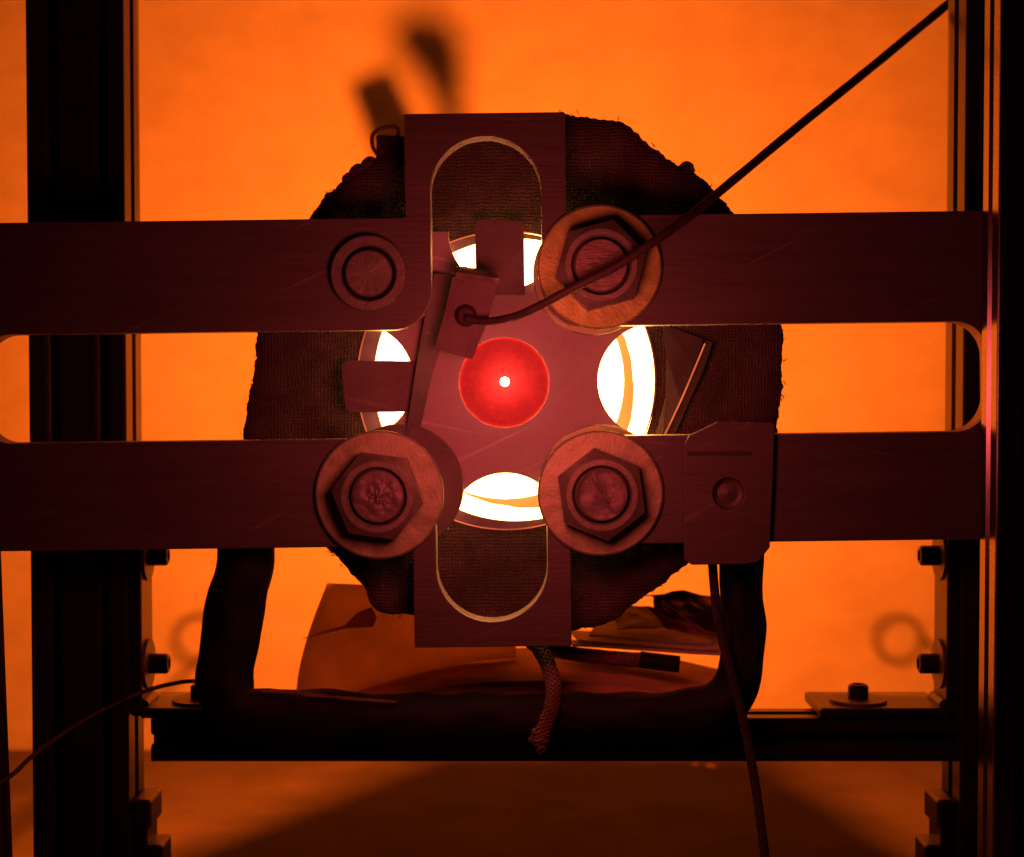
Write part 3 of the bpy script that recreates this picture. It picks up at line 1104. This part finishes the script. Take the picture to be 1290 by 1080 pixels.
def shell(name, y0, y1, front, back, thick, m, ny=6, nz=2.0):
    vs, fs = [], []
    n = len(front)
    for lay in (0, 1):
        for j in range(ny + 1):
            t = j / ny
            for i in range(n):
                x = front[i][0] * (1 - t) + back[i][0] * t
                z = front[i][1] * (1 - t) + back[i][1] * t
                y = y0 + (y1 - y0) * t
                q = Vector((x * 0.02, y * 0.02, lay * 3))
                vs.append(Vector((x, y + (nz * 1.6 * noise.noise(q * 2.5) if j == 0 else 0), z - lay * thick + nz * noise.noise(q))) * S)
    st_ = (ny + 1) * n
    for j in range(ny):
        for i in range(n - 1):
            a = j * n + i
            fs.append((a, a + 1, a + n + 1, a + n))
            fs.append((a + st_, a + n + st_, a + n + 1 + st_, a + 1 + st_))
    for i in range(n - 1):
        fs.append((i, i + st_, i + 1 + st_, i + 1))
        a = ny * n + i
        fs.append((a, a + 1, a + 1 + st_, a + st_))
    for j in range(ny):
        a = j * n
        fs.append((a, a + n, a + n + st_, a + st_))
        a = j * n + n - 1
        fs.append((a, a + st_, a + n + st_, a + n))
    o = mesh_obj(name, vs, fs, m)
    bm = bmesh.new(); bm.from_mesh(o.data)
    bmesh.ops.recalc_face_normals(bm, faces=bm.faces)
    bm.to_mesh(o.data); bm.free()
    return o


y0, y1 = 128, 330
fa = []
for i in range(41):
    t = i / 40
    px = 436 + (908 - 436) * t
    s = (2 * t - 1)
    py = 858 + 32 * s * s
    p = U(px, py, y0) / S
    fa.append((p.x, p.z))
ba = []
for i in range(41):
    t = i / 40
    px = 446 + (912 - 446) * t
    s = (2 * t - 1)
    py = 815 + (50 if s < 0 else 30) * s * s
    p = U(px, py, y1) / S
    ba.append((p.x, p.z))
tile = shell("curved_tile", y0, y1, fa, ba, 26, M_terra)
tag(tile, "shallow curved terracotta-coloured tile lying on the rail under the furnace", "tile")

# curved sheet standing at the left
vs_rows = []
for j in range(9):
    t = j / 8
    row = []
    for i in range(13):
        s = i / 12
        px = (412 + (650 - 412) * s) + (-40 * math.sin(t * math.pi / 2)) * (1 - s)
        bot = 893 if px < 440 else min(893, 828 + 50 * ((px - 446) / 233 - 1) ** 2)
        py = 735 + 10 * s + (bot - 735 - 10 * s) * t
        y = 262 - 10 * t - 14 * math.sin(s * 3.1) * (1 - t) + 4 * noise.noise(Vector((s * 3, t * 3, 0)))
        row.append((px, py, y))
    vs_rows.append(row)
sh = sheet("curved_card", vs_rows, 2.5, M_card)
for p in sh.data.polygons:
    p.use_smooth = True
tag(sh, "smooth brownish curved card leaning behind the tile on the left", "card")
scr = sheet("torn_scrap", [[(432, 790, 215), (450, 772, 220), (468, 765, 224)], [(404, 796, 210), (440, 786, 208), (475, 778, 214)], [(378, 806, 205), (436, 792, 203), (470, 790, 206)]], 1.2, M_card)
tag(scr, "small torn scrap with a pointed tip in front of the curved card", "scrap")

# scraps of paper on the right of the tile
def quad_sheet(name, pts, th, m, n=6, crumple=2.0, seed=0):
    rows = []
    A, B_, C_, D_ = [Vector(p) for p in pts]     # tl, tr, br, bl
    for j in range(n + 1):
        t = j / n
        row = []
        for i in range(n + 1):
            s = i / n
            p = (A * (1 - s) + B_ * s) * (1 - t) + (D_ * (1 - s) + C_ * s) * t
            q = Vector((s * 3 + seed, t * 3, seed * 1.7))
            row.append((p.x + crumple * noise.noise(q), p.y + crumple * noise.noise(q + Vector((9, 0, 0))), p.z + crumple * 2 * noise.noise(q + Vector((0, 7, 0)))))
        rows.append(row)
    return sheet(name, rows, th, m, nrm=(0, 0.2, -1))


for nm, pts, th, m, cr, sd, lab in (
        ("paper_sheet", [(716, 806, 300), (914, 812, 300), (916, 824, 200), (722, 812, 200)], 3, M_paper, 1.0, 1, "lowest pale sheet of the paper pile on the right of the tile"),
        ("paper_sheet", [(718, 795, 310), (912, 798, 310), (908, 818, 215), (730, 806, 215)], 3, M_paper, 1.5, 2, "middle pale sheet of the paper pile on the right of the tile"),
        ("paper_sheet", [(756, 776, 310), (912, 784, 310), (896, 811, 232), (742, 800, 232)], 3, M_paper, 2.0, 3, "upper pale sheet of the paper pile on the right of the tile"),
        ("folded_paper", [(772, 760, 300), (824, 766, 290), (842, 788, 245), (778, 793, 245)], 2, M_paper, 3.0, 4, "folded pale flap standing up on the paper pile"),
        ("red_film", [(816, 764, 262), (846, 768, 262), (902, 800, 238), (840, 792, 236)], 1.5, M_redfilm, 2.0, 5, "glossy dark red film strip across the paper pile"),
        ("crumpled_foil", [(812, 747, 300), (914, 747, 300), (918, 806, 250), (842, 772, 262)], 2, M_foil, 9.0, 6, "crumpled dark foil on top of the paper pile beside the hose")):
    o = quad_sheet(nm, pts, th, m, 8, cr, sd)
    tag(o, lab, {"paper_sheet": "paper", "folded_paper": "paper", "red_film": "film", "crumpled_foil": "foil"}[nm], "scraps on the curved tile")

# small crumbs in front of the rail
for i, (px, py, ww, lab) in enumerate(((897, 966, 9, "larger pale crumb below the rail near the thin cord"), (876, 964, 4, "tiny pale crumb below the rail left of the larger crumb"))):
    p = U(px, py, 0)
    t = (BENCH * S - 0) / p.z if False else 1
    # point on the bench along the view ray
    d = (U(px, py, 100) - cam.location)
    k = (BENCH * S + 0.0005 - cam.location.z) / d.z
    q = cam.location + d * k
    bm = bmesh.new()
    bmesh.ops.create_icosphere(bm, subdivisions=2, radius=1)
    for v in bm.verts:
        n_ = 1 + 0.4 * noise.noise(v.co * 1.7 + Vector((i * 5, 0, 0)))
        v.co = Vector((v.co.x * ww * 1.4, v.co.y * ww, v.co.z * 4)) * n_ * S
    me = bpy.data.meshes.new("crumb"); bm.to_mesh(me); bm.free()
    me.materials.append(M_chip)
    o = link(bpy.data.objects.new("crumb", me))
    o.location = q
    o.rotation_euler = (0, 0, -0.5)
    tag(o, lab, "crumb")
